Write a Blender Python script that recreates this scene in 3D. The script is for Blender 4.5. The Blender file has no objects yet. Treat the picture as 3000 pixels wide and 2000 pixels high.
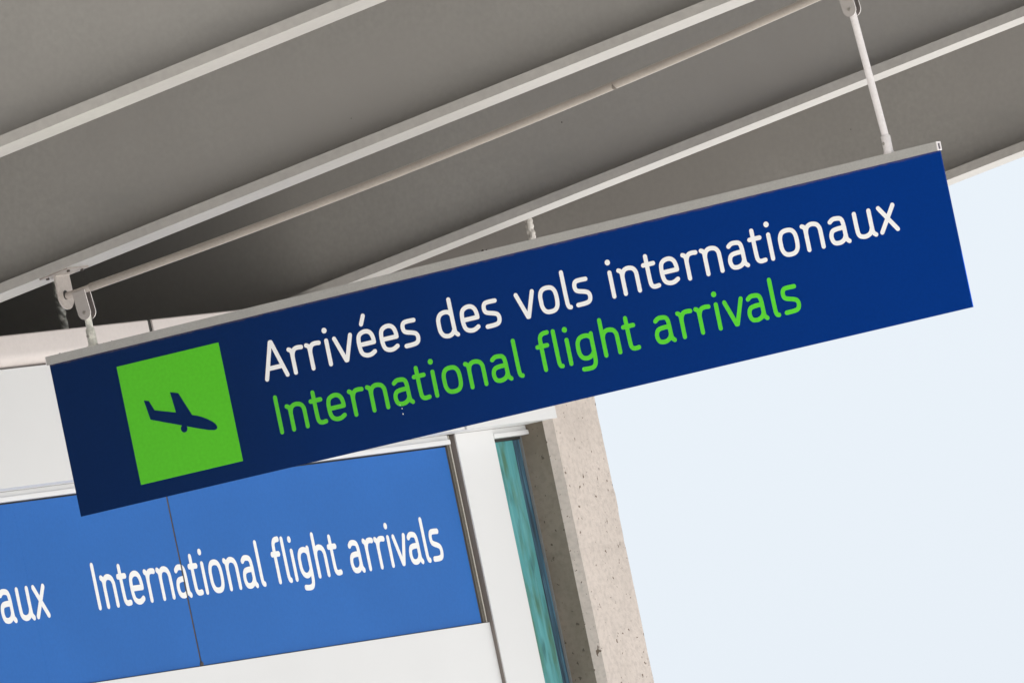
import bpy, bmesh, math, random
from mathutils import Vector, Matrix, noise
from mathutils.geometry import delaunay_2d_cdt

# World axes: +X runs out from the terminal wall (along the hanging sign), +Y runs along the wall
# away from the photographer, +Z is up.  The upper left corner of the sign panel is (0, 0, ZS).
ZS = 4.567
SLOPE = 0.1235                     # the canopy rises outward
sc = bpy.context.scene
C = sc.collection

# ------------------------------------------------------------------ camera
cam = bpy.data.cameras.new('camera')
cam.lens = 496.76
cam.sensor_width = 36.0
cam.clip_start = 1.0
cam.clip_end = 3000.0
co = bpy.data.objects.new('camera', cam)
C.objects.link(co)
YAW, PITCH, ROLL = math.radians(28.5977), math.radians(2.80906), math.radians(11.83612)
rx = Vector((math.cos(YAW), math.sin(YAW), 0))
fh = Vector((-math.sin(YAW), math.cos(YAW), 0))
fw = fh * math.cos(PITCH) + Vector((0, 0, math.sin(PITCH)))
up = -fh * math.sin(PITCH) + Vector((0, 0, math.cos(PITCH)))
R = rx * math.cos(ROLL) - up * math.sin(ROLL)
U = rx * math.sin(ROLL) + up * math.cos(ROLL)
B = -fw
co.matrix_world = Matrix(((R.x, U.x, B.x, 27.7936), (R.y, U.y, B.y, -47.2693), (R.z, U.z, B.z, 1.6), (0, 0, 0, 1)))
sc.camera = co

# ------------------------------------------------------------------ sky, sun, exposure
SUN_EL, SUN_AZ = math.radians(42), math.radians(8)      # azimuth from +X towards +Y
w = bpy.data.worlds.new('World')
sc.world = w
w.use_nodes = True
nt = w.node_tree
nt.nodes.clear()
wo = nt.nodes.new('ShaderNodeOutputWorld')
bg = nt.nodes.new('ShaderNodeBackground')
sky = nt.nodes.new('ShaderNodeTexSky')
sky.sky_type = 'NISHITA'
sky.sun_disc = False
sky.sun_elevation = SUN_EL
sky.sun_rotation = math.radians(90) - SUN_AZ
sky.air_density = 1.0
sky.dust_density = 2.0
sky.ozone_density = 1.0
bg.inputs['Strength'].default_value = 0.06
# a thin bright overcast veil over the clear sky
veil = nt.nodes.new('ShaderNodeMix')
veil.data_type = 'RGBA'
veil.inputs[0].default_value = 0.90
nt.links.new(sky.outputs[0], veil.inputs[6])
veil.inputs[7].default_value = (5.62, 6.08, 6.62, 1)
nt.links.new(veil.outputs[2], bg.inputs[0])
nt.links.new(bg.outputs[0], wo.inputs[0])
sl = bpy.data.lights.new('sun', 'SUN')
sl.energy = 5.0
sl.angle = math.radians(0.5)
sl.color = (1.0, 0.965, 0.925)
so = bpy.data.objects.new('sun', sl)
C.objects.link(so)
sd = Vector((math.cos(SUN_EL) * math.cos(SUN_AZ), math.cos(SUN_EL) * math.sin(SUN_AZ), math.sin(SUN_EL)))
so.rotation_euler = sd.to_track_quat('Z', 'Y').to_euler()
so.location = sd * 60
sc.view_settings.view_transform = 'Standard'
sc.view_settings.look = 'None'
sc.view_settings.exposure = 1.35
sc.view_settings.gamma = 1.0
sc.view_settings.use_curve_mapping = False
sc.render.engine = 'CYCLES'
sc.cycles.max_bounces = 10
sc.cycles.diffuse_bounces = 8

random.seed(7)

# ------------------------------------------------------------------ materials
def mat(name, col, rough=0.5, metal=0.0, spec=0.5, mottle=0.0, mscale=6.0, fine=0.0, fscale=90.0, bump=0.0, bscale=120.0):
    m = bpy.data.materials.new(name)
    m.use_nodes = True
    n, l = m.node_tree.nodes, m.node_tree.links
    b = n['Principled BSDF']
    b.inputs['Base Color'].default_value = (*col, 1)
    b.inputs['Roughness'].default_value = rough
    b.inputs['Metallic'].default_value = metal
    b.inputs['Specular IOR Level'].default_value = spec
    tc = n.new('ShaderNodeTexCoord')
    last = None
    for amt, scl in ((mottle, mscale), (fine, fscale)):
        if not amt:
            continue
        t = n.new('ShaderNodeTexNoise')
        t.inputs['Scale'].default_value = scl
        t.inputs['Detail'].default_value = 4
        l.new(tc.outputs['Object'], t.inputs['Vector'])
        r = n.new('ShaderNodeMapRange')
        r.inputs['From Min'].default_value = 0.3
        r.inputs['From Max'].default_value = 0.7
        r.inputs['To Min'].default_value = 1 - amt
        r.inputs['To Max'].default_value = 1 + amt
        l.new(t.outputs['Fac'], r.inputs['Value'])
        mx = n.new('ShaderNodeVectorMath')
        mx.operation = 'SCALE'
        if last is None:
            mx.inputs[0].default_value = col
        else:
            l.new(last, mx.inputs[0])
        l.new(r.outputs[0], mx.inputs['Scale'])
        last = mx.outputs[0]
    if last is not None:
        l.new(last, b.inputs['Base Color'])
    if bump:
        t = n.new('ShaderNodeTexNoise')
        t.inputs['Scale'].default_value = bscale
        t.inputs['Detail'].default_value = 5
        l.new(tc.outputs['Object'], t.inputs['Vector'])
        bp = n.new('ShaderNodeBump')
        bp.inputs['Strength'].default_value = bump
        bp.inputs['Distance'].default_value = 0.004
        l.new(t.outputs['Fac'], bp.inputs['Height'])
        l.new(bp.outputs[0], b.inputs['Normal'])
    return m

def pane_noise(m, col2, scale, lo, hi, stretch=(1, 1, 1), off=0.0):
    """mix a second colour over the base of the material through a stretched noise"""
    n, l = m.node_tree.nodes, m.node_tree.links
    b = n['Principled BSDF']
    src = b.inputs['Base Color'].links[0].from_socket if b.inputs['Base Color'].links else None
    base = tuple(b.inputs['Base Color'].default_value)
    tc = n.new('ShaderNodeTexCoord')
    mp = n.new('ShaderNodeMapping')
    mp.inputs['Scale'].default_value = stretch
    mp.inputs['Location'].default_value = (off, off, off)
    l.new(tc.outputs['Object'], mp.inputs[0])
    t = n.new('ShaderNodeTexNoise')
    t.inputs['Scale'].default_value = scale
    t.inputs['Detail'].default_value = 5
    l.new(mp.outputs[0], t.inputs['Vector'])
    r = n.new('ShaderNodeMapRange')
    r.inputs['From Min'].default_value = lo
    r.inputs['From Max'].default_value = hi
    l.new(t.outputs['Fac'], r.inputs['Value'])
    mx = n.new('ShaderNodeMix')
    mx.data_type = 'RGBA'
    l.new(r.outputs[0], mx.inputs[0])
    if src:
        l.new(src, mx.inputs[6])
    else:
        mx.inputs[6].default_value = base
    mx.inputs[7].default_value = (*col2, 1)
    l.new(mx.outputs[2], b.inputs['Base Color'])

GREY = mat('light_grey_flange_paint', (0.36, 0.343, 0.322), 0.45, mottle=0.05, mscale=2.5, fine=0.05, fscale=40)
WEB = mat('mid_grey_web_paint', (0.285, 0.274, 0.256), 0.5, mottle=0.07, mscale=1.5, fine=0.06, fscale=45, bump=0.08, bscale=60)
pane_noise(WEB, (0.278, 0.264, 0.248), 0.9, 0.40, 0.66, (1, 1, 1.6))
pane_noise(WEB, (0.246, 0.240, 0.226), 3.2, 0.60, 0.85, (0.6, 1, 2.2), 5.0)
BEIGE = mat('bounce_wall_paint', (0.72, 0.68, 0.66), 0.5, mottle=0.02)
RAIL = mat('grey_rail_paint', (0.36, 0.35, 0.33), 0.45, mottle=0.05, mscale=5, fine=0.06, fscale=140)
PIPE = mat('taupe_pipe_paint', (0.30, 0.265, 0.232), 0.3, mottle=0.08, mscale=5, fine=0.06, fscale=90)
BRKT = mat('pinkish_bracket_paint', (0.42, 0.375, 0.345), 0.45, mottle=0.08, mscale=18, fine=0.08, fscale=120)
CLEV = mat('pale_clevis_paint', (0.36, 0.33, 0.31), 0.4, mottle=0.05, mscale=18)
INNER = mat('shaded_clevis_inside', (0.13, 0.11, 0.105), 0.6, mottle=0.15, mscale=30)  # back plate darkened to stand for the shade between the plates
PLATE = mat('shaded_plate_paint', (0.30, 0.265, 0.24), 0.5, mottle=0.2, mscale=30)  # bracket paint darkened for the shadow along the plate's edge
ROD = mat('white_rod_paint', (0.70, 0.66, 0.65), 0.38, mottle=0.05, mscale=14, fine=0.05, fscale=90)
RODOLD = mat('stained_rod_paint', (0.55, 0.54, 0.48), 0.45, mottle=0.35, mscale=45, fine=0.1, fscale=160)
WHITE = mat('white_cladding_paint', (0.665, 0.668, 0.672), 0.45, mottle=0.02, mscale=1.2)
FASC = mat('cream_fascia_paint', (0.585, 0.535, 0.515), 0.5, mottle=0.03, mscale=2.5, fine=0.03, fscale=50)
BLUE = mat('wall_sign_blue', (0.022, 0.124, 0.415), 0.5, spec=0.08, mottle=0.04, mscale=1.5, fine=0.035, fscale=70)
WVIN = mat('white_wall_vinyl', (0.80, 0.80, 0.79), 0.45)
BRONZE = mat('bronze_frame', (0.10, 0.088, 0.072), 0.35, mottle=0.15, mscale=20)
ALU = mat('bright_frame_edge', (0.62, 0.60, 0.54), 0.3)
TAUPE = mat('taupe_post_side_shade', (0.185, 0.16, 0.145), 0.5)
DARK = mat('dark_gap_and_shadow', (0.02, 0.019, 0.017), 0.6)
JOINT = mat('brown_joint', (0.05, 0.041, 0.035), 0.7, mottle=0.3, mscale=30)
ROOFM = mat('grey_roof_membrane', (0.20, 0.20, 0.19), 0.9)
SEAL = mat('blue_grey_sealant', (0.19, 0.20, 0.205), 0.5)
LWHITE = mat('white_sign_vinyl', (0.90, 0.898, 0.885), 0.45)
STEEL = mat('dull_bolt_steel', (0.32, 0.30, 0.27), 0.35, metal=0.6)

# sign sheet: navy enamel blending to a brighter royal blue towards its outer end,
# with dust collected in an uneven line under the rail
def graded(name, c0, c1, length, dust=False):
    m = mat(name, c0, 0.45, spec=0.04)
    n, l = m.node_tree.nodes, m.node_tree.links
    b = n['Principled BSDF']
    g = n.new('ShaderNodeNewGeometry')
    sx = n.new('ShaderNodeSeparateXYZ')
    l.new(g.outputs['Position'], sx.inputs[0])
    t = n.new('ShaderNodeTexNoise')
    t.inputs['Scale'].default_value = 1.1
    t.inputs['Detail'].default_value = 3
    l.new(g.outputs['Position'], t.inputs['Vector'])
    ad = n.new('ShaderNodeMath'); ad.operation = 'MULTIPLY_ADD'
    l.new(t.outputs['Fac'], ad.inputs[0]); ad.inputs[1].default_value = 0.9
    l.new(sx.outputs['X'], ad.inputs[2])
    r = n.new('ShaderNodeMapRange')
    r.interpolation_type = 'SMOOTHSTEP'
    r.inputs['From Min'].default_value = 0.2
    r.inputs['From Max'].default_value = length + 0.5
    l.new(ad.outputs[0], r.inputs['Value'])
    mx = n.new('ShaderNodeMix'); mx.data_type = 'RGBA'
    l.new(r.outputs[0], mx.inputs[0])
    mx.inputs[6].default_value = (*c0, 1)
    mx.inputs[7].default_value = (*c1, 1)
    f = n.new('ShaderNodeTexNoise')
    f.inputs['Scale'].default_value = 75
    f.inputs['Detail'].default_value = 3
    l.new(g.outputs['Position'], f.inputs['Vector'])
    fr = n.new('ShaderNodeMapRange')
    fr.inputs['From Min'].default_value = 0.3; fr.inputs['From Max'].default_value = 0.7
    fr.inputs['To Min'].default_value = 0.955; fr.inputs['To Max'].default_value = 1.045
    l.new(f.outputs['Fac'], fr.inputs['Value'])
    sv = n.new('ShaderNodeVectorMath'); sv.operation = 'SCALE'
    l.new(mx.outputs[2], sv.inputs[0]); l.new(fr.outputs[0], sv.inputs['Scale'])
    out = sv.outputs[0]
    if dust:
        dn = n.new('ShaderNodeTexNoise')
        dn.inputs['Scale'].default_value = 22
        dn.inputs['Detail'].default_value = 6
        dn.inputs['Roughness'].default_value = 0.7
        l.new(g.outputs['Position'], dn.inputs['Vector'])
        dh = n.new('ShaderNodeMath'); dh.operation = 'MULTIPLY_ADD'
        l.new(dn.outputs['Fac'], dh.inputs[0]); dh.inputs[1].default_value = 0.020
        l.new(sx.outputs['Z'], dh.inputs[2])
        dr = n.new('ShaderNodeMapRange')
        dr.inputs['From Min'].default_value = ZS + 0.002
        dr.inputs['From Max'].default_value = ZS + 0.016
        dr.inputs['To Max'].default_value = 0.75
        l.new(dh.outputs[0], dr.inputs['Value'])
        m2 = n.new('ShaderNodeMix'); m2.data_type = 'RGBA'
        l.new(dr.outputs[0], m2.inputs[0])
        l.new(out, m2.inputs[6])
        m2.inputs[7].default_value = (0.16, 0.12, 0.10, 1)
        out = m2.outputs[2]
    l.new(out, b.inputs['Base Color'])
    return m

NAVY = graded('sign_navy_sheet', (0.0048, 0.0200, 0.078), (0.0006, 0.033, 0.215), 4.0, True)
NAVYV = graded('sign_navy_symbol', (0.0048, 0.0200, 0.078), (0.0006, 0.033, 0.215), 4.0)
GREENSQ = graded('green_square_vinyl', (0.105, 0.53, 0.032), (0.098, 0.54, 0.020), 2.0)
LGREEN = graded('green_letter_vinyl', (0.10, 0.50, 0.042), (0.11, 0.66, 0.042), 3.2)

# concrete with air holes
def concrete(name, col, dark):
    m = mat(name, col, 0.85, spec=0.2)
    n, l = m.node_tree.nodes, m.node_tree.links
    b = n['Principled BSDF']
    tc = n.new('ShaderNodeTexCoord')
    def tex(scale, det, lo, hi):
        t = n.new('ShaderNodeTexNoise')
        t.inputs['Scale'].default_value = scale
        t.inputs['Detail'].default_value = det
        l.new(tc.outputs['Object'], t.inputs['Vector'])
        r = n.new('ShaderNodeMapRange')
        r.inputs['From Min'].default_value = lo
        r.inputs['From Max'].default_value = hi
        l.new(t.outputs['Fac'], r.inputs['Value'])
        return r.outputs[0]
    def mixc(f, a, c):
        mx = n.new('ShaderNodeMix'); mx.data_type = 'RGBA'
        l.new(f, mx.inputs[0])
        if isinstance(a, tuple):
            mx.inputs[6].default_value = (*a, 1)
        else:
            l.new(a, mx.inputs[6])
        mx.inputs[7].default_value = (*c, 1)
        return mx.outputs[2]
    c1 = mixc(tex(3.0, 5, 0.3, 0.75), col, tuple(x * 0.86 for x in col))
    c2 = mixc(tex(45, 4, 0.45, 0.9), c1, tuple(x * 0.70 for x in col))
    # pits: warped voronoi cells, only where a slow noise allows them
    wn = n.new('ShaderNodeTexNoise'); wn.inputs['Scale'].default_value = 60
    l.new(tc.outputs['Object'], wn.inputs['Vector'])
    av = n.new('ShaderNodeVectorMath'); av.operation = 'MULTIPLY_ADD'
    l.new(wn.outputs['Color'], av.inputs[0]); av.inputs[1].default_value = (0.03, 0.03, 0.03)
    l.new(tc.outputs['Object'], av.inputs[2])
    heights = []
    for scale, hi, thr in ((11, 0.095, 0.50), (24, 0.12, 0.50), (58, 0.15, 0.46)):
        v = n.new('ShaderNodeTexVoronoi')
        v.inputs['Scale'].default_value = scale
        st = n.new('ShaderNodeMapping')                 # the biggest holes are drawn out along the pour
        st.inputs['Scale'].default_value = (1.2, 1.2, 0.55) if scale < 20 else (1, 1, 0.8)
        st.inputs['Rotation'].default_value = (0.35, 0.2, 0) if scale < 20 else (0, 0, 0)
        l.new(av.outputs[0], st.inputs[0])
        l.new(st.outputs[0], v.inputs['Vector'])
        sub = n.new('ShaderNodeMapRange')       # random radius per cell
        cs = n.new('ShaderNodeSeparateColor')
        l.new(v.outputs['Color'], cs.inputs[0])
        rr = n.new('ShaderNodeMath'); rr.operation = 'MULTIPLY'
        l.new(cs.outputs[0], rr.inputs[0]); l.new(cs.outputs[1], rr.inputs[1])
        rm = n.new('ShaderNodeMath'); rm.operation = 'MULTIPLY'
        l.new(rr.outputs[0], rm.inputs[0]); rm.inputs[1].default_value = hi * 2
        d = n.new('ShaderNodeMath'); d.operation = 'SUBTRACT'
        l.new(rm.outputs[0], d.inputs[0]); l.new(v.outputs['Distance'], d.inputs[1])
        sub.inputs['From Min'].default_value = 0.0
        sub.inputs['From Max'].default_value = 0.022
        l.new(d.outputs[0], sub.inputs['Value'])
        c2 = mixc(sub.outputs[0], c2, dark)
        heights.append(sub.outputs[0])
    l.new(c2, b.inputs['Base Color'])
    hs = n.new('ShaderNodeMath'); hs.operation = 'MAXIMUM'
    h3 = n.new('ShaderNodeMath'); h3.operation = 'MAXIMUM'
    l.new(heights[0], h3.inputs[0]); l.new(heights[2], h3.inputs[1])
    l.new(h3.outputs[0], hs.inputs[0]); l.new(heights[1], hs.inputs[1])
    iv = n.new('ShaderNodeMath'); iv.operation = 'MULTIPLY_ADD'
    l.new(hs.outputs[0], iv.inputs[0]); iv.inputs[1].default_value = -1.0
    l.new(tex(70, 5, 0.2, 0.8), iv.inputs[2])
    bp = n.new('ShaderNodeBump')
    bp.inputs['Strength'].default_value = 0.45
    bp.inputs['Distance'].default_value = 0.004
    l.new(iv.outputs[0], bp.inputs['Height'])
    l.new(bp.outputs[0], b.inputs['Normal'])
    return m
CONC2 = concrete('shaded_side_concrete', (0.25, 0.215, 0.175), (0.09, 0.075, 0.06))  # darker copy of the column concrete, the side's shade put into its colour
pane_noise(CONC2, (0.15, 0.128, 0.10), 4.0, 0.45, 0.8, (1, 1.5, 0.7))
CONC = concrete('pitted_pale_concrete', (0.63, 0.56, 0.51), (0.17, 0.13, 0.10))

# teal reflective glass with a slightly wavy surface
TEAL = mat('teal_spandrel_glass', (0.095, 0.325, 0.345), 0.08, spec=0.5)
pane_noise(TEAL, (0.085, 0.20, 0.14), 2.6, 0.45, 0.66, (1, 6, 1.7))
pane_noise(TEAL, (0.16, 0.44, 0.47), 2.0, 0.48, 0.74, (1, 13, 0.8), 4.0)
pane_noise(TEAL, (0.05, 0.15, 0.15), 5.0, 0.52, 0.78, (1, 5, 1.4), 9.0)
SLATE = mat('slate_reflection_glass', (0.048, 0.11, 0.165), 0.12, spec=0.4)  # slate colour painted in for the column's reflection in the glass
pane_noise(SLATE, (0.035, 0.06, 0.085), 3.5, 0.42, 0.62, (1, 16, 1.0), 2.0)
pane_noise(SLATE, (0.11, 0.25, 0.36), 3.5, 0.52, 0.75, (1, 16, 1.0), 7.0)
_n, _l = TEAL.node_tree.nodes, TEAL.node_tree.links
_t = _n.new('ShaderNodeTexNoise'); _t.inputs['Scale'].default_value = 5
_tc = _n.new('ShaderNodeTexCoord'); _l.new(_tc.outputs['Object'], _t.inputs['Vector'])
_b = _n.new('ShaderNodeBump'); _b.inputs['Strength'].default_value = 0.25; _b.inputs['Distance'].default_value = 0.01
_l.new(_t.outputs['Fac'], _b.inputs['Height']); _l.new(_b.outputs[0], _n['Principled BSDF'].inputs['Normal'])

WRAP = mat('white_wrap', (0.60, 0.57, 0.53), 0.4, mottle=0.2, mscale=60, bump=0.5, bscale=90)
FOIL = mat('grey_wrap', (0.40, 0.40, 0.37), 0.35, metal=0.2, mottle=0.4, mscale=60, bump=0.5, bscale=90)
PAVE = mat('pale_concrete_paving', (0.50, 0.49, 0.475), 0.85, mottle=0.08, mscale=0.6, fine=0.06, fscale=8)
GROUND = mat('light_concrete_apron', (0.52, 0.515, 0.50), 0.9, mottle=0.10, mscale=0.05, fine=0.06, fscale=2)

# ------------------------------------------------------------------ helpers
def empty(name, loc, label, cat, group=None):
    o = bpy.data.objects.new(name, None)
    C.objects.link(o)
    o.location = loc
    o.empty_display_size = 0.2
    o['label'] = label
    o['category'] = cat
    if group:
        o['group'] = group
    return o

def wloc(p):
    v = Vector(p.location)
    while p.parent:
        p = p.parent
        v += p.location
    return v

def finish(name, bm, m, parent=None, origin=None, bevel=0.0, smooth=False, label=None, segs=2):
    """bm is in world coordinates; link it as one mesh object with its own origin"""
    if bevel:
        es = [e for e in bm.edges if len(e.link_faces) == 2 and e.calc_face_angle(0) > 0.5]
        bmesh.ops.bevel(bm, geom=es, offset=bevel, segments=segs, affect='EDGES', profile=0.5)
    bmesh.ops.recalc_face_normals(bm, faces=bm.faces[:])
    if origin is None:
        vs = [v.co for v in bm.verts]
        origin = Vector((sum(v.x for v in vs), sum(v.y for v in vs), sum(v.z for v in vs))) / len(vs)
    origin = Vector(origin)
    bmesh.ops.translate(bm, verts=bm.verts[:], vec=-origin)
    me = bpy.data.meshes.new(name)
    bm.to_mesh(me)
    bm.free()
    if smooth:
        for p in me.polygons:
            p.use_smooth = True
        try:
            me.set_sharp_from_angle(angle=math.radians(40))
        except Exception:
            pass
    me.materials.append(m)
    o = bpy.data.objects.new(name, me)
    C.objects.link(o)
    if parent:
        o.parent = parent
        o.location = origin - wloc(parent)
    else:
        o.location = origin
    if label:
        o['label'] = label
    return o

def add_box(bm, x0, x1, y0, y1, z0, z1, slope=0.0):
    """box in world coordinates; slope lifts z along x (about x = 0)"""
    vs = [bm.verts.new((x, y, z + slope * x)) for x in (x0, x1) for y in (y0, y1) for z in (z0, z1)]
    for f in ((0, 1, 3, 2), (4, 6, 7, 5), (0, 4, 5, 1), (2, 3, 7, 6), (0, 2, 6, 4), (1, 5, 7, 3)):
        bm.faces.new([vs[i] for i in f])

def box(name, m, parent, x0, x1, y0, y1, z0, z1, bevel=0.0, slope=0.0, label=None):
    bm = bmesh.new()
    add_box(bm, x0, x1, y0, y1, z0 + ZS, z1 + ZS, slope)
    return finish(name, bm, m, parent, bevel=bevel, label=label)

def add_tube(bm, pts, rad, n=20, cap=True):
    """tube through points (world); rad is a number or one per point"""
    rings = []
    pts = [Vector(p) for p in pts]
    rs = rad if isinstance(rad, (list, tuple)) else [rad] * len(pts)
    ref = None
    for i, p in enumerate(pts):
        d = (pts[min(i + 1, len(pts) - 1)] - pts[max(i - 1, 0)]).normalized()
        if ref is None:
            ref = Vector((0, 0, 1)) if abs(d.z) < 0.9 else Vector((1, 0, 0))
        a = d.cross(ref).normalized()
        b = d.cross(a).normalized()
        rings.append([bm.verts.new(p + (a * math.cos(2 * math.pi * k / n) + b * math.sin(2 * math.pi * k / n)) * rs[i]) for k in range(n)])
    for r0, r1 in zip(rings, rings[1:]):
        for k in range(n):
            bm.faces.new((r0[k], r0[(k + 1) % n], r1[(k + 1) % n], r1[k]))
    if cap:
        bm.faces.new(rings[0][::-1])
        bm.faces.new(rings[-1])
    return rings

def add_prism(bm, pts, d):
    """polygon of world points extruded by vector d"""
    d = Vector(d)
    a = [bm.verts.new(p) for p in pts]
    b = [bm.verts.new(Vector(p) + d) for p in pts]
    bm.faces.new(a[::-1])
    bm.faces.new(b)
    n = len(a)
    for i in range(n):
        bm.faces.new((a[i], a[(i + 1) % n], b[(i + 1) % n], b[i]))

# ------------------------------------------------------------------ ground
bm = bmesh.new()
for a in range(48):
    pass
rings = []
for rr in (0, 30, 90, 250, 700, 1500):
    if rr == 0:
        rings.append([bm.verts.new((0, 0, 0))])
    else:
        rings.append([bm.verts.new((rr * math.cos(2 * math.pi * k / 48), rr * math.sin(2 * math.pi * k / 48), 0)) for k in range(48)])
for k in range(48):
    bm.faces.new((rings[0][0], rings[1][k], rings[1][(k + 1) % 48]))
for r0, r1 in zip(rings[1:], rings[2:]):
    for k in range(48):
        bm.faces.new((r0[k], r1[k], r1[(k + 1) % 48], r0[(k + 1) % 48]))
g = finish('ground', bm, GROUND, origin=(0, 0, 0))
g['kind'] = 'structure'
bm = bmesh.new()
add_box(bm, -1.2, 4.2, -30, 12, -0.2, 0.14)
g = finish('pavement', bm, PAVE, bevel=0.015)
g['kind'] = 'structure'

# ------------------------------------------------------------------ terminal facade
S0, SB = -0.90, -0.742                       # panel plane, front of the band above it
ter = empty('terminal_wall', (S0, 2.5, 0), 'white clad terminal wall with cream fascia and teal glass behind the hanging sign', 'building')
ZG = -ZS + 0.10
YL = -9.0                                   # how far the wall goes on towards the photographer
# body behind the cladding
bm = bmesh.new()
add_box(bm, -9.0, -1.00, YL, 5.28, 0.0, ZS - 0.02)
finish('wall', bm, mat('inner_wall', (0.30, 0.29, 0.28), 0.8), ter)
bm = bmesh.new()
add_box(bm, -9.0, -0.905, YL, 5.28, ZS - 0.015, ZS + 0.02)
finish('roof', bm, ROOFM, ter)
bm = bmesh.new()
add_box(bm, -3.0, -2.8, YL, 3.50, ZS + 0.025, ZS + 0.75)
finish('added_void_back_wall', bm, ROOFM, ter)  # unseen back wall, added to keep light out of the roof void
bm = bmesh.new()
add_box(bm, -3.0, -2.76, 3.53, 5.2805, ZS + 0.025, ZS + 0.745)
finish('upper_bounce_wall', bm, BEIGE, ter)  # pale wall added to bounce light onto the outer girder's web
bm = bmesh.new()
add_box(bm, -9.0, -2.76, 5.281, 7.54, 0.0, ZS + 0.745)
finish('recessed_bounce_wall', bm, BEIGE, ter)  # added unseen behind the column, takes the bounce wall down to the ground
# fascia, front face rolling in at its lower edge
def fascia(y0, y1):
    bm = bmesh.new()
    z1, z0 = 0.2153, 0.0853
    x = SB + 0.028
    prof = [(x - 0.16, z1), (x - 0.004, z1), (x, z1 - 0.004)]
    for k in range(9):
        a = math.pi / 2 * k / 8
        prof.append((x - 0.075 + 0.075 * math.cos(a), z0 + 0.055 - 0.055 * math.sin(a)))
    prof.append((x - 0.16, z0))
    add_prism(bm, [(px, y0, pz + ZS) for px, pz in prof], (0, y1 - y0, 0))
    return finish('fascia_panel', bm, FASC, ter, smooth=True)
fascia(YL, -0.95)
fascia(-0.914, 2.049)
fascia(2.085, 5.327)
box('fascia_backing', DARK, ter, SB - 0.13, SB + 0.021, YL, 5.31, 0.15, 0.2138)
# band of white panels
def band(y0, y1):
    return box('cladding_panel', WHITE, ter, SB - 0.13, SB, y0, y1, -0.3867, 0.0838, bevel=0.003)
band(YL, -1.46)
band(-1.44, 4.512)
band(4.532, 5.327)
box('band_backing', JOINT, ter, S0 - 0.06, SB - 0.03, YL, 5.25, -0.3765, 0.07)
# stepped trim under the band
def trim(y0, y1):
    bm = bmesh.new()
    prof = [(S0 - 0.05, -0.3872), (S0 + 0.020, -0.3872), (S0 + 0.020, -0.406), (S0 + 0.024, -0.4065), (S0 + 0.024, -0.4085), (S0 + 0.030, -0.409), (S0 + 0.030, -0.4275), (S0 - 0.05, -0.4275)]
    add_prism(bm, [(px, y0, pz + ZS) for px, pz in prof], (0, y1 - y0, 0))
    return finish('trim_strip', bm, WHITE, ter)
trim(YL, 4.60)
trim(4.985, 5.288)
box('shadow_gap', DARK, ter, S0 - 0.06, S0 - 0.012, YL, 5.285, -0.44, -0.4285)
# post
box('post', WHITE, ter, S0 - 0.05, S0 + 0.0275, 4.657, 4.983, ZG, -0.3880, bevel=0.003)
box('post_shaded_side', TAUPE, ter, S0 - 0.045, S0 + 0.022, 4.6525, 4.6565, ZG, -0.389)  # taupe strip on the white post, shade of its side painted in
# frame members between the blue panels and the post
box('frame_strip', DARK, ter, S0 - 0.05, S0 - 0.0008, 4.597, 4.6112, -1.188, -0.434)
box('frame_strip', BRONZE, ter, S0 - 0.05, S0 + 0.0012, 4.6115, 4.6225, -1.1885, -0.4282)
box('frame_strip', BRONZE, ter, S0 - 0.05, S0 + 0.0004, 4.6235, 4.6370, -1.1885, -0.4282)
box('frame_edge', ALU, ter, S0 - 0.05, S0 + 0.0035, 4.6380, 4.6425, -1.1887, -0.3878)
box('frame_strip', BRONZE, ter, S0 - 0.05, S0 + 0.0005, 4.6437, 4.6522, -1.1889, -0.388)
# white panels under the sign band
def lower(y0, y1):
    return box('cladding_panel', WHITE, ter, S0 - 0.04, S0 + 0.008, y0, y1, ZG, -1.1905, bevel=0.0025)
lower(YL, 0.20)
lower(0.212, 4.652)
# glass beside the post
gl = box('window', BRONZE, ter, S0 - 0.075, S0 - 0.028, 4.984, 5.288, ZG, -0.4285)
bm = bmesh.new()
add_box(bm, S0 - 0.027, S0 - 0.020, 4.984, 5.2225, ZS + ZG + 0.02, ZS - 0.441)
finish('pane', bm, TEAL, gl)
bm = bmesh.new()
add_box(bm, S0 - 0.027, S0 - 0.0205, 5.2228, 5.288, ZS + ZG + 0.02, ZS - 0.441)
finish('pane', bm, SLATE, gl, label='narrow slate blue strip painted as the column reflection')
box('sealant_strip', SEAL, ter, S0 - 0.0195, S0 - 0.010, 5.280, 5.2895, ZG, -0.4285, bevel=0.003)

# ------------------------------------------------------------------ wall sign (blue panels in the wall)
ws = empty('wall_sign', (S0, 2.2, ZS - 0.81), 'light blue wall sign with white lettering behind the hanging sign', 'sign')
box('joint_strip', JOINT, ws, S0 - 0.03, S0 - 0.0012, -0.15, 4.596, -1.1875, -0.4345)
bp1 = box('sign_panel', BLUE, ws, S0 - 0.022, S0, -0.125, 2.227, -1.187, -0.435, bevel=0.0012)
bp2 = box('sign_panel', BLUE, ws, S0 - 0.022, S0, 2.240, 4.5965, -1.187, -0.435, bevel=0.0012)
bp0 = box('sign_panel', BLUE, ws, S0 - 0.022, S0, -2.489, -0.137, -1.187, -0.435, bevel=0.0012)
box('seam', BLUE, bp1, S0 - 0.002, S0 + 0.0002, 1.024, 1.0265, -1.186, -0.436)
bm = bmesh.new()
bmesh.ops.create_icosphere(bm, subdivisions=2, radius=0.011)
for v in bm.verts:
    v.co = Vector((v.co.x * 0.6, v.co.y * (1.3 + 0.5 * noise.noise(v.co * 90)), v.co.z * 1.2)) + Vector((S0 - 0.001, 2.2335, ZS - 1.180))
finish('sealant_blob', bm, JOINT, ws)

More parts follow.
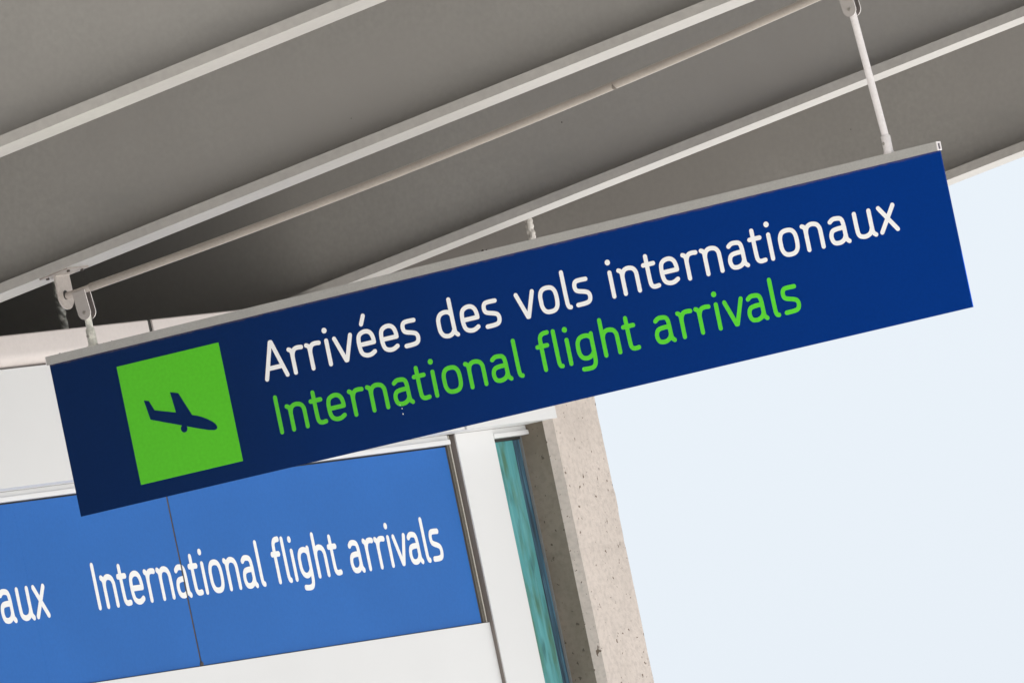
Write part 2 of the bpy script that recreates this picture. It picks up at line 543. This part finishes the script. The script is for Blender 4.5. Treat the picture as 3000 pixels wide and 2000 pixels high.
# ------------------------------------------------------------------ concrete column
bm = bmesh.new()
prof = [(-1.40, 5.29), (-0.796, 5.29), (-0.751, 5.3015), (-0.751, 5.706), (-1.40, 5.706)]
# subdivide the outline finely near the visible edges
outl = []
for i in range(len(prof)):
    a, b = Vector(prof[i]), Vector(prof[(i + 1) % len(prof)])
    nn = max(1, int((b - a).length / 0.035))
    for k in range(nn):
        outl.append(a.lerp(b, k / nn))
zs = [0.0, 1.5, 2.6] + [2.6 + 0.03 * k for k in range(1, 58)]
ringz = []
for zz in zs:
    ring = []
    for q in outl:
        p = Vector((q.x, q.y, zz))
        edge = min((Vector((q.x, q.y)) - Vector(c)).length for c in prof)
        k = max(0.0, 1 - edge / 0.04)
        nz = noise.noise(Vector((q.x * 9, q.y * 9, zz * 7))) * 0.0007 + k * min(0.0, noise.noise(Vector((q.x * 5, q.y * 5, zz * 19))) + 0.05) * 0.0014
        cx, cy = -1.1, 5.52
        d = Vector((p.x - cx, p.y - cy, 0)).normalized()
        p += d * nz
        if q.x > -0.76 and q.y > 5.69 and abs(zz - (ZS - 0.76)) < 0.05:      # a chip in the far edge
            p += d * 0.0032
        if abs(zz - (ZS - 0.94)) < 0.016:                                     # pour line
            p -= d * 0.0014
        ring.append(bm.verts.new(p))
    ringz.append(ring)
for r0, r1 in zip(ringz, ringz[1:]):
    for k in range(len(outl)):
        bm.faces.new((r0[k], r0[(k + 1) % len(outl)], r1[(k + 1) % len(outl)], r1[k]))
bm.faces.new(ringz[-1])
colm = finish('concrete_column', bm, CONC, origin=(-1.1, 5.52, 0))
colm.data.materials.append(CONC2)                 # darker side next to the glass, its shade painted in
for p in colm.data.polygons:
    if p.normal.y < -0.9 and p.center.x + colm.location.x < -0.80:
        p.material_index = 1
colm['label'] = 'pale pitted concrete column with chamfered edge beside the teal glass'
colm['category'] = 'column'

# ------------------------------------------------------------------ canopy: sloping steel girders under a roof deck
H0 = 0.319                                   # underside of the flanges above the sign corner
XA, XB = -2.75, 6.4
girders = [
    (-3.487, 0.236, 'pale grey girder with worn flange across the upper left corner of the photo'),
    (0.003, 0.232, 'pale grey girder that carries the bracket of the sign pipe'),
    (3.511, 0.192, 'pale grey girder crossing behind the long hanging rod'),
    (7.660, 0.212, 'outermost pale grey girder, its underside edge against the sky'),
]
for y, wd, lab in girders:
    g = empty('canopy_girder', (0, y, ZS + H0), lab, 'girder', 'steel girders under the canopy roof')
    bm = bmesh.new()
    add_box(bm, XA, XB, y - wd / 2, y + wd / 2, ZS + H0, ZS + H0 + 0.0385, SLOPE)
    finish('flange', bm, GREY, g, bevel=0.002)
    bm = bmesh.new()
    add_box(bm, XA, XB, y - 0.006, y + 0.006, ZS + H0 + 0.0386, ZS + H0 + 0.78, SLOPE)
    web = finish('web', bm, WEB, g)
    for q in range(2):                        # weld spatter and drips on the web
        bm = bmesh.new()
        rx_, rz_ = random.uniform(-0.5, 4.2), random.uniform(0.12, 0.42)
        c = Vector((rx_, y - 0.0065, ZS + H0 + SLOPE * rx_ + rz_))
        bmesh.ops.create_icosphere(bm, subdivisions=1, radius=random.uniform(0.0018, 0.0032))
        for v in bm.verts:
            v.co = c + Vector((v.co.x, v.co.y * 0.3, v.co.z * 1.3))
        finish('spatter', bm, JOINT, web)
bm = bmesh.new()
add_box(bm, XA - 0.5, XB + 0.1, -30.0, 7.95, ZS + H0 + 0.7805, ZS + H0 + 0.95, SLOPE)  # sheet lengthened unseen towards the camera to cut light from that side
rf = finish('canopy_roof', bm, WEB)
rf['kind'] = 'structure'

# ------------------------------------------------------------------ pipe with its brackets
def pz(x):
    d = x - 0.31                     # the pipe hangs in a slight curve
    return 0.2625 + 0.1066 * d + 0.011 * d * (d - 1.75)
hp = empty('hanger_pipe', (0.135, 0, ZS + 0.25), 'long taupe pipe running under the girders above the hanging sign', 'pipe')
bm = bmesh.new()
n = 60
pp, rr = [], []
for k in range(n + 1):
    x = 0.252 + (3.98 - 0.252) * k / n
    pp.append((x, 0, pz(x) + ZS))
    rr.append(0.0162)
add_tube(bm, pp, rr, 24)
pipe = finish('pipe', bm, PIPE, hp, smooth=True)
bm = bmesh.new()
add_tube(bm, [(x, 0, pz(x) + ZS - 0.001) for x in (0.139, 0.18, 0.22, 0.2515)], [0.0138, 0.0132, 0.0132, 0.0135], 20)
finish('pipe_spigot', bm, BRKT, hp, smooth=True)
bm = bmesh.new()
x = 2.684
sag = 0.0005
add_tube(bm, [(x - 0.007, 0, pz(x - 0.007) + ZS - sag), (x, 0, pz(x) + ZS - sag), (x + 0.007, 0, pz(x + 0.007) + ZS - sag)], [0.0160, 0.01645, 0.0160], 20)
finish('pipe_seam', bm, mat('dark_pipe_stain', (0.11, 0.09, 0.072), 0.6), hp, smooth=True)

bm = bmesh.new()
add_tube(bm, [(0.1375, -0.004, pz(0.139) + ZS + 0.003), (0.1392, -0.004, pz(0.139) + ZS + 0.003)], 0.0185, 18)
finish('spigot_shadow', bm, DARK, hp)  # dark disc standing for the contact shadow at the spigot

def bracket(x):
    """plate bolted under the flange, round-ended tongue welded to it"""
    zb = H0 + SLOPE * (x + 0.02) + ZS
    bm = bmesh.new()
    add_box(bm, x - 0.046, x + 0.086, -0.098, 0.068, ZS + H0 - 0.0065, ZS + H0 - 0.0003, SLOPE)
    pl = finish('bracket_plate', bm, PLATE, hp, bevel=0.0012)
    for bx, by in ((x - 0.028, -0.066), (x + 0.070, -0.066), (x - 0.028, 0.045), (x + 0.066, 0.045)):
        bm = bmesh.new()
        z = ZS + H0 + SLOPE * bx
        add_tube(bm, [(bx, by, z - 0.014), (bx, by, z - 0.0055)], 0.0065, 6)
        finish('bolt', bm, JOINT, pl)
    bm = bmesh.new()
    zt = ZS + H0 - 0.006 + SLOPE * x
    zc = ZS + pz(x) + (-0.0) - 0.000
    zc = zt - 0.081
    prof = [(-0.055, zt), (0.055, zt)]
    for k in range(17):
        a = math.pi * k / 16
        prof.append((0.055 * math.cos(a), zc - 0.055 * math.sin(a)))
    add_prism(bm, [(x, py, pz_) for py, pz_ in prof], (-0.008, 0, 0))
    finish('bracket_tongue', bm, BRKT, hp, bevel=0.0014)
    bm = bmesh.new()                                       # uneven weld beads
    pts = [(x + 0.001, -0.054 + 0.108 * k / 14, zt - 0.001 + 0.0022 * noise.noise(Vector((k * 0.9, 1, 2)))) for k in range(15)]
    add_tube(bm, pts, [0.0035 + 0.0018 * noise.noise(Vector((k * 1.3, 5, 1))) for k in range(15)], 8)
    finish('weld_bead', bm, BRKT, hp, smooth=True)
bracket(0.138)
bracket(3.905)

# ------------------------------------------------------------------ hanger rods with clevis plates
def hanger(name, px, pzn, sx, pipe_z, label, m, collar_m, top_m):
    """pin at (px, pzn); the rod goes down to the rail at sx"""
    g = empty(name, (px, 0, ZS + pzn), label, 'rod', 'rods holding up the hanging sign')
    tilt = 0.1
    for y in (-0.022, 0.0175):
        bm = bmesh.new()
        hw = 0.0285
        prof = []
        L = pipe_z - pzn
        prof.append((px - tilt * L - hw, pzn + L + 0.008))
        prof.append((px - tilt * L + hw, pzn + L + 0.008 + 0.004))
        for k in range(15):
            a = math.pi * k / 14
            prof.append((px + hw * math.cos(a), pzn - hw * math.sin(a)))
        add_prism(bm, [(x, y, z + ZS) for x, z in prof], (0, 0.0048, 0))
        cp = finish('clevis_plate', bm, CLEV if y < 0 else INNER, g)
        cp.data.materials.append(ROD)                     # pale edge colour painted in for light on the plate rim
        for p in cp.data.polygons:
            if abs(p.normal.y) < 0.5:
                p.material_index = 1
    bm = bmesh.new()
    add_tube(bm, [(px, -0.0252, pzn + ZS), (px, 0.025, pzn + ZS)], 0.0062, 10)
    finish('pin', bm, STEEL, g)
    bm = bmesh.new()
    z1, z0 = pzn - 0.004, 0.099
    pts = []
    for k in range(9):
        t = k / 8
        pts.append((px + (sx - px) * t, 0, ZS + z1 + (z0 - z1) * t))
    add_tube(bm, pts, 0.0138, 24)
    finish('rod', bm, m, g, smooth=True)
    bm = bmesh.new()
    add_tube(bm, [(sx, 0, ZS + 0.034), (sx, 0, ZS + 0.0375), (sx, 0, ZS + 0.043), (sx, 0, ZS + 0.100), (sx, 0, ZS + 0.1025)], [0.0225, 0.0205, 0.0180, 0.0180, 0.0165], 24)
    c = finish('collar', bm, collar_m, g, smooth=True)
    bm = bmesh.new()
    add_tube(bm, [(sx - 0.006, -0.0175, ZS + 0.074), (sx - 0.006, -0.0205, ZS + 0.074)], [0.0062, 0.0050], 14)
    finish('screw', bm, STEEL, c)
    return g
hanger('hanger_rod', 0.213, 0.167, 0.211, pz(0.21) - 0.012, 'short stained rod holding the left end of the hanging sign', RODOLD, RODOLD, BRKT)
hanger('hanger_rod', 3.739, 0.5955, 3.768, pz(3.735) - 0.012, 'long white rod holding the right end of the hanging sign', ROD, ROD, BRKT)

# ------------------------------------------------------------------ wrapped pipes behind
def wrapped(name, x, y, z0, z1, m, label, seed, rad=0.0155):
    bm = bmesh.new()
    n = int((z1 - z0) / 0.003)
    pts = [(x + 0.002 * math.sin(k * 0.37 + seed), y, ZS + z0 + (z1 - z0) * k / n) for k in range(n + 1)]
    add_tube(bm, pts, rad, 22)
    for v in bm.verts:
        d = Vector((v.co.x - x, v.co.y - y, 0)).normalized()
        ang = math.atan2(d.y, d.x)
        zz = v.co.z
        f = abs(math.sin(zz * 105 + 1.6 * math.sin(ang + seed) + 2.2 * noise.noise(Vector((d.x, d.y, zz * 12 + seed)))))
        f2 = noise.noise(Vector((d.x * 1.6, d.y * 1.6, zz * 60 + seed * 9)))
        v.co += d * (0.0045 * f ** 0.6 - 0.003 + 0.003 * f2)
    o = finish(name, bm, m, smooth=True)
    o['label'] = label
    o['category'] = 'pipe'
    o['group'] = 'wrapped pipes behind the hanging sign'
    return o
wrapped('wrapped_pipe', -1.070, 2.0, 0.02, 0.86, FOIL, 'dark wrinkled wrapped pipe rising behind the fascia beside the left bracket', 1.7)
wrapped('wrapped_pipe', -0.86, 5.655, 0.13, 1.0, WRAP, 'pale wrinkled wrapped pipe showing above the middle of the sign rail', 4.1)

# ------------------------------------------------------------------ hanging sign
hs = empty('hanging_sign', (0, 0, ZS), 'long navy sign with white and green lettering hanging under the canopy', 'sign')
PW, PH = 3.9795, 0.60
bm = bmesh.new()
add_box(bm, 0, PW - 0.0012, 0, 0.006, ZS + 0.0002, ZS + 0.027)
add_box(bm, 0, PW, 0, 0.006, ZS - PH, ZS)
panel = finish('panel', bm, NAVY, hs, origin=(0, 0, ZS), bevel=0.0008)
# rail: hollow square tube open at its ends, slit along the underside for the panel
bm = bmesh.new()
r0, r1 = -0.003, 3.976
ya, yb, za, zb, t = -0.0135, 0.0195, 0.001, 0.0350, 0.0045
add_box(bm, r0, r1, ya, ya + t, ZS + za, ZS + zb)
add_box(bm, r0, r1, yb - t, yb, ZS + za, ZS + zb)
add_box(bm, r0 + 0.0003, r1 - 0.0003, ya + t, yb - t, ZS + zb - t, ZS + zb - 0.0002)
add_box(bm, r0 + 0.0003, r1 - 0.0003, ya + t, -0.0006, ZS + za + 0.0002, ZS + za + t)
add_box(bm, r0 + 0.0003, r1 - 0.0003, 0.0066, yb - t, ZS + za + 0.0002, ZS + za + t)
rail = finish('rail', bm, RAIL, hs)
for x0, x1 in ((r0 - 0.0035, r0 - 0.0002), (r1 + 0.0002, r1 + 0.0035)):
    bm = bmesh.new()
    add_box(bm, x0, x1, ya, ya + 0.008, ZS + za, ZS + zb)
    add_box(bm, x0, x1, yb - 0.008, yb, ZS + za, ZS + zb)
    add_box(bm, x0 + 0.0002, x1 - 0.0002, ya + 0.008, yb - 0.008, ZS + zb - 0.0065, ZS + zb - 0.0002)
    add_box(bm, x0 + 0.0002, x1 - 0.0002, ya + 0.008, yb - 0.008, ZS + za + 0.0002, ZS + za + 0.005)
    finish('lit_end_cap', bm, ROD, rail)  # white instead of rail grey, brightness of the lit ends painted in
bm = bmesh.new()
for x, z, s in ((0.06, 0.035, 0.004), (0.083, 0.035, 0.002), (0.30, 0.035, 0.003), (0.262, 0.035, 0.002), (1.983, 0.037, 0.006), (2.0, 0.036, 0.004), (3.65, 0.035, 0.002), (1.1, 0.035, 0.002), (2.75, 0.035, 0.0025)):
    q = bmesh.ops.create_icosphere(bm, subdivisions=1, radius=s)
    for v in q['verts']:
        v.co = Vector((v.co.x, v.co.y, v.co.z * 0.8)) + Vector((x, -0.006, ZS + z))
finish('dirt_crumbs', bm, JOINT, hs)['kind'] = 'stuff'

# ------------------------------------------------------------------ lettering: strokes with round ends
XH, CAP = 92, 136
ARCH = [(0, 62), (2, 74), (9, 87), (22, 93), (36, 93), (52, 88), (61, 74), (62, 60), (62, 0)]
SPUR = [(-12, 92), (-5, 89), (0, 80), (0, 66), (0, 0)]
BOWL = [(63, 76), (54, 88), (42, 92), (28, 92), (12, 87), (2, 72), (0, 58), (0, 34), (2, 20), (12, 5), (28, 0), (40, 0), (54, 6), (63, 20)]
ECUR = [(66, 45), (66, 60), (61, 80), (46, 92), (24, 92), (6, 83), (0, 64), (0, 30), (6, 9), (24, 0), (44, 0), (62, 9)]
SCUR = [(55, 91), (26, 92), (8, 90), (1, 76), (3, 58), (14, 51), (44, 44), (57, 37), (61, 22), (55, 5), (38, 0), (2, 0)]
GLYPH = {
    'A': [[(-46.5, 0), (-2, 136), (2, 136), (46.5, 0)], [(-34, 38), (34, 38)]],
    'I': [[(0, 0), (0, 136)]],
    'i': [[(0, 0), (0, 92)]],
    'l': [[(0, 136), (0, 20), (2, 6), (6, 0), (12, -1)]],
    'r': [SPUR, [(0, 62), (3, 76), (12, 90), (28, 93), (45, 91)]],
    'n': [SPUR, ARCH],
    'h': [[(0, 136), (0, 0)], ARCH],
    't': [[(0, 121), (0, 24), (3, 7), (14, 0), (34, 2)], [(-16, 89), (28, 89)]],
    'e': [ECUR, [(1, 45), (66, 45)]],
    'é': [ECUR, [(1, 45), (66, 45)], [(26, 122), (41, 152)]],
    's': [SCUR],
    'a': [[(5, 83), (18, 92), (36, 92), (54, 88), (60, 70), (60, 18), (62, 6), (71, -2)], [(60, 53), (28, 53), (8, 49), (0, 34), (0, 18), (7, 3), (22, -1), (38, 0), (53, 8), (60, 22)]],
    'd': [[(63, 136), (63, 18), (65, 6), (74, -2)], BOWL],
    'u': [[(0, 92), (0, 30), (3, 8), (20, 0), (38, 0), (55, 8), (63, 26)], [(63, 92), (63, 18), (65, 6), (75, -2)]],
    'v': [[(-36, 92), (-2, 1), (2, 1), (36, 92)]],
    'x': [[(0, 92), (64, 0)], [(62, 92), (-3, 0)]],
    'o': [[(0, 46), (0, 66), (8, 84), (22, 92), (48, 92), (62, 84), (70, 66), (70, 26), (62, 8), (48, 0), (22, 0), (8, 8), (0, 26), (0, 46)]],
    'f': [[(0, 0), (0, 106), (2, 126), (14, 137), (36, 138)], [(-17, 90), (26, 90)]],
    'g': [[(66, 95), (65, 84), (65, 8), (63, -18), (52, -32), (30, -34), (7, -32)], [(65, 78), (54, 89), (42, 92), (28, 92), (12, 87), (2, 72), (0, 58), (0, 40), (2, 26), (12, 11), (28, 6), (40, 7), (54, 13), (65, 26)]],
}

def chaikin(p, it=2):
    for _ in range(it):
        if len(p) < 3:
            return p
        q = [p[0]]
        for a, b in zip(p, p[1:]):
            q.append((a[0] * 0.75 + b[0] * 0.25, a[1] * 0.75 + b[1] * 0.25))
            q.append((a[0] * 0.25 + b[0] * 0.75, a[1] * 0.25 + b[1] * 0.75))
        q.append(p[-1])
        p = q
    return p

def union_mesh(name, polys, depth, m, cut=None):
    """flat union of polygons (mm) raised to a thin plate; cut = x range (mm) left out"""
    V, F = [], []
    for pl in polys:
        i = len(V)
        V += [Vector(q) for q in pl]
        F.append(list(range(i, len(V))))
    ncut = None
    if cut:
        i = len(V)
        V += [Vector(q) for q in ((cut[0], -200), (cut[1], -200), (cut[1], 300), (cut[0], 300))]
        ncut = len(F)
        F.append(list(range(i, len(V))))
    vo, eo, fo, ov, oe, of = delaunay_2d_cdt(V, [], F, 1, 1e-4, True)
    faces = [f for f, src in zip(fo, of) if src and not (ncut is not None and ncut in src)]
    bm = bmesh.new()
    bv = [bm.verts.new((q.x / 1000, q.y / 1000, depth)) for q in vo]
    for f in faces:
        try:
            bm.faces.new([bv[i] for i in f])
        except ValueError:
            pass
    bmesh.ops.delete(bm, geom=[v for v in bm.verts if not v.link_faces], context='VERTS')
    bd = [e for e in bm.edges if len(e.link_faces) == 1]
    ex = bmesh.ops.extrude_edge_only(bm, edges=bd)
    for e in ex['geom']:
        if isinstance(e, bmesh.types.BMVert):
            e.co.z = -0.0005
    bmesh.ops.recalc_face_normals(bm, faces=bm.faces[:])
    me = bpy.data.meshes.new(name)
    bm.to_mesh(me)
    bm.free()
    me.materials.append(m)
    return me

def strokes(ch, rad):
    out = []
    for path in GLYPH[ch]:
        p = chaikin(path) if ch not in 'Av' else path
        for (ax, ay), (bx, by) in zip(p, p[1:]):
            dx, dy = bx - ax, by - ay
            L = math.hypot(dx, dy)
            if L < 1e-6:
                continue
            nx, ny = -dy / L * rad, dx / L * rad
            out.append([(ax + nx, ay + ny), (ax - nx, ay - ny), (bx - nx, by - ny), (bx + nx, by + ny)])
        for i, (ax, ay) in enumerate(p):
            k = 16
            off = 0.13 * (i % 3)
            out.append([(ax + rad * math.cos(off + 2 * math.pi * j / k), ay + rad * math.sin(off + 2 * math.pi * j / k)) for j in range(k)])
    if ch == 'i':
        out.append([(11.0 * math.cos(2 * math.pi * j / 20), 131.5 + 11.0 * math.sin(2 * math.pi * j / 20)) for j in range(20)])
    return out

LINE1 = [('A', 985.5), ('r', 1070), ('r', 1150), ('i', 1229), ('v', 1301), ('é', 1368), ('e', 1470), ('s', 1568), ('d', 1727), ('e', 1833),
         ('s', 1932), ('v', 2117), ('o', 2183), ('l', 2293), ('s', 2336), ('i', 2498), ('n', 2549), ('t', 2662), ('e', 2719), ('r', 2832),
         ('n', 2913), ('a', 3015), ('t', 3129.5), ('i', 3196.5), ('o', 3241), ('n', 3355), ('a', 3458), ('u', 3570), ('x', 3675)]
LINE2 = [('I', 956.5), ('n', 1011), ('t', 1123), ('e', 1181), ('r', 1293), ('n', 1375), ('a', 1477), ('t', 1589.5), ('i', 1657.5), ('o', 1701),
         ('n', 1816), ('a', 1918), ('l', 2028), ('f', 2144), ('l', 2206), ('i', 2257), ('g', 2299), ('h', 2412), ('t', 2523.5), ('a', 2643),
         ('r', 2759), ('r', 2839), ('i', 2916.5), ('v', 2989.5), ('a', 3050), ('l', 3160), ('s', 3204)]
cache = {}
def glyph_mesh(ch, m, key, cut=None, rad=8.6):
    k = (ch, key, cut)
    if k not in cache:
        cache[k] = union_mesh('letter', strokes(ch, rad), 0.0013, m, cut)
    return cache[k]
def letter(me, parent, rot, loc, scale=(1, 1, 1)):
    o = bpy.data.objects.new('letter', me)
    C.objects.link(o)
    o.parent = parent
    o.rotation_euler = rot
    o.location = Vector(loc) - wloc(parent)
    o.scale = scale
    return o
R1 = (math.pi / 2, 0, 0)
R2 = (math.pi / 2, 0, math.pi / 2)
for ch, x in LINE1:
    letter(glyph_mesh(ch, LWHITE, 'w'), panel, R1, (x / 1000, 0, ZS - 0.249))
for ch, x in LINE2:
    letter(glyph_mesh(ch, LGREEN, 'g'), panel, R1, (x / 1000, 0, ZS - 0.460))
KW, KH = 1.2367, 1.26
for ch, x in LINE2:
    y = 1.5315 + KW * (x - 956.5) / 1000
    par = bp1 if y < 2.22 else bp2
    cut = None
    if ch == 'a' and abs(y - 2.18) < 0.03:                 # the letter that lies over the panel joint is cut in two
        c = ((2.2275 - y) / KW * 1000, (2.2395 - y) / KW * 1000)
        cut = (round(c[0], 1), round(c[1], 1))
    letter(glyph_mesh(ch, WVIN, 'f', cut, 9.3), par, R2, (S0, y, ZS - 0.8945), (KW, KH, 1))
for ch, x in LINE1:
    y = 1.047 + KW * (x - 3675) / 1000
    if y > -0.10:
        letter(glyph_mesh(ch, WVIN, 'f', None, 9.3), bp1, R2, (S0, y, ZS - 0.8945), (KW, KH, 1))

# green square with a descending aeroplane
GX, GZ, GS = 0.2935, 0.0665, 0.467
bm = bmesh.new()
add_box(bm, GX, GX + GS, -0.0011, 0.001, ZS - GZ - GS, ZS - GZ)
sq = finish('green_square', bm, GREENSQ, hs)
PL = [(383, -218), (404, -224), (421, -264.5), (513, -292), (505, -210), (540, -221), (581, -316), (600, -322), (622, -332), (646, -346), (664, -359), (674, -369), (679, -379), (679, -387), (674, -391), (663, -392), (640, -387), (594, -371), (395, -296)]
WH = [(534 + 14.5 * math.cos(2 * math.pi * j / 24), -360 + 14.5 * math.sin(2 * math.pi * j / 24)) for j in range(24)]
me = union_mesh('aeroplane_symbol', [PL[::-1], WH, [(527, -352), (541, -357), (541, -345), (527, -340)]], 0.0022, NAVYV)
o = bpy.data.objects.new('aeroplane_symbol', me)
C.objects.link(o)
o.parent = sq
o.rotation_euler = R1
o.location = Vector((0, 0, ZS)) - wloc(sq)
# small chips and drips in the lettering sheet
bm = bmesh.new()
for x, z, s in ((1.4955, -0.478, 0.0022), (1.495, -0.499, 0.0024), (1.012, -0.197, 0.0016), (1.49, -0.463, 0.0015)):
    q = bmesh.ops.create_circle(bm, segments=8, radius=s, cap_ends=True)
    for v in q['verts']:
        v.co = Vector((x + v.co.x * 0.8, -0.0018, ZS + z + v.co.y * 1.5))
finish('paint_specks', bm, LWHITE, hs)['kind'] = 'stuff'
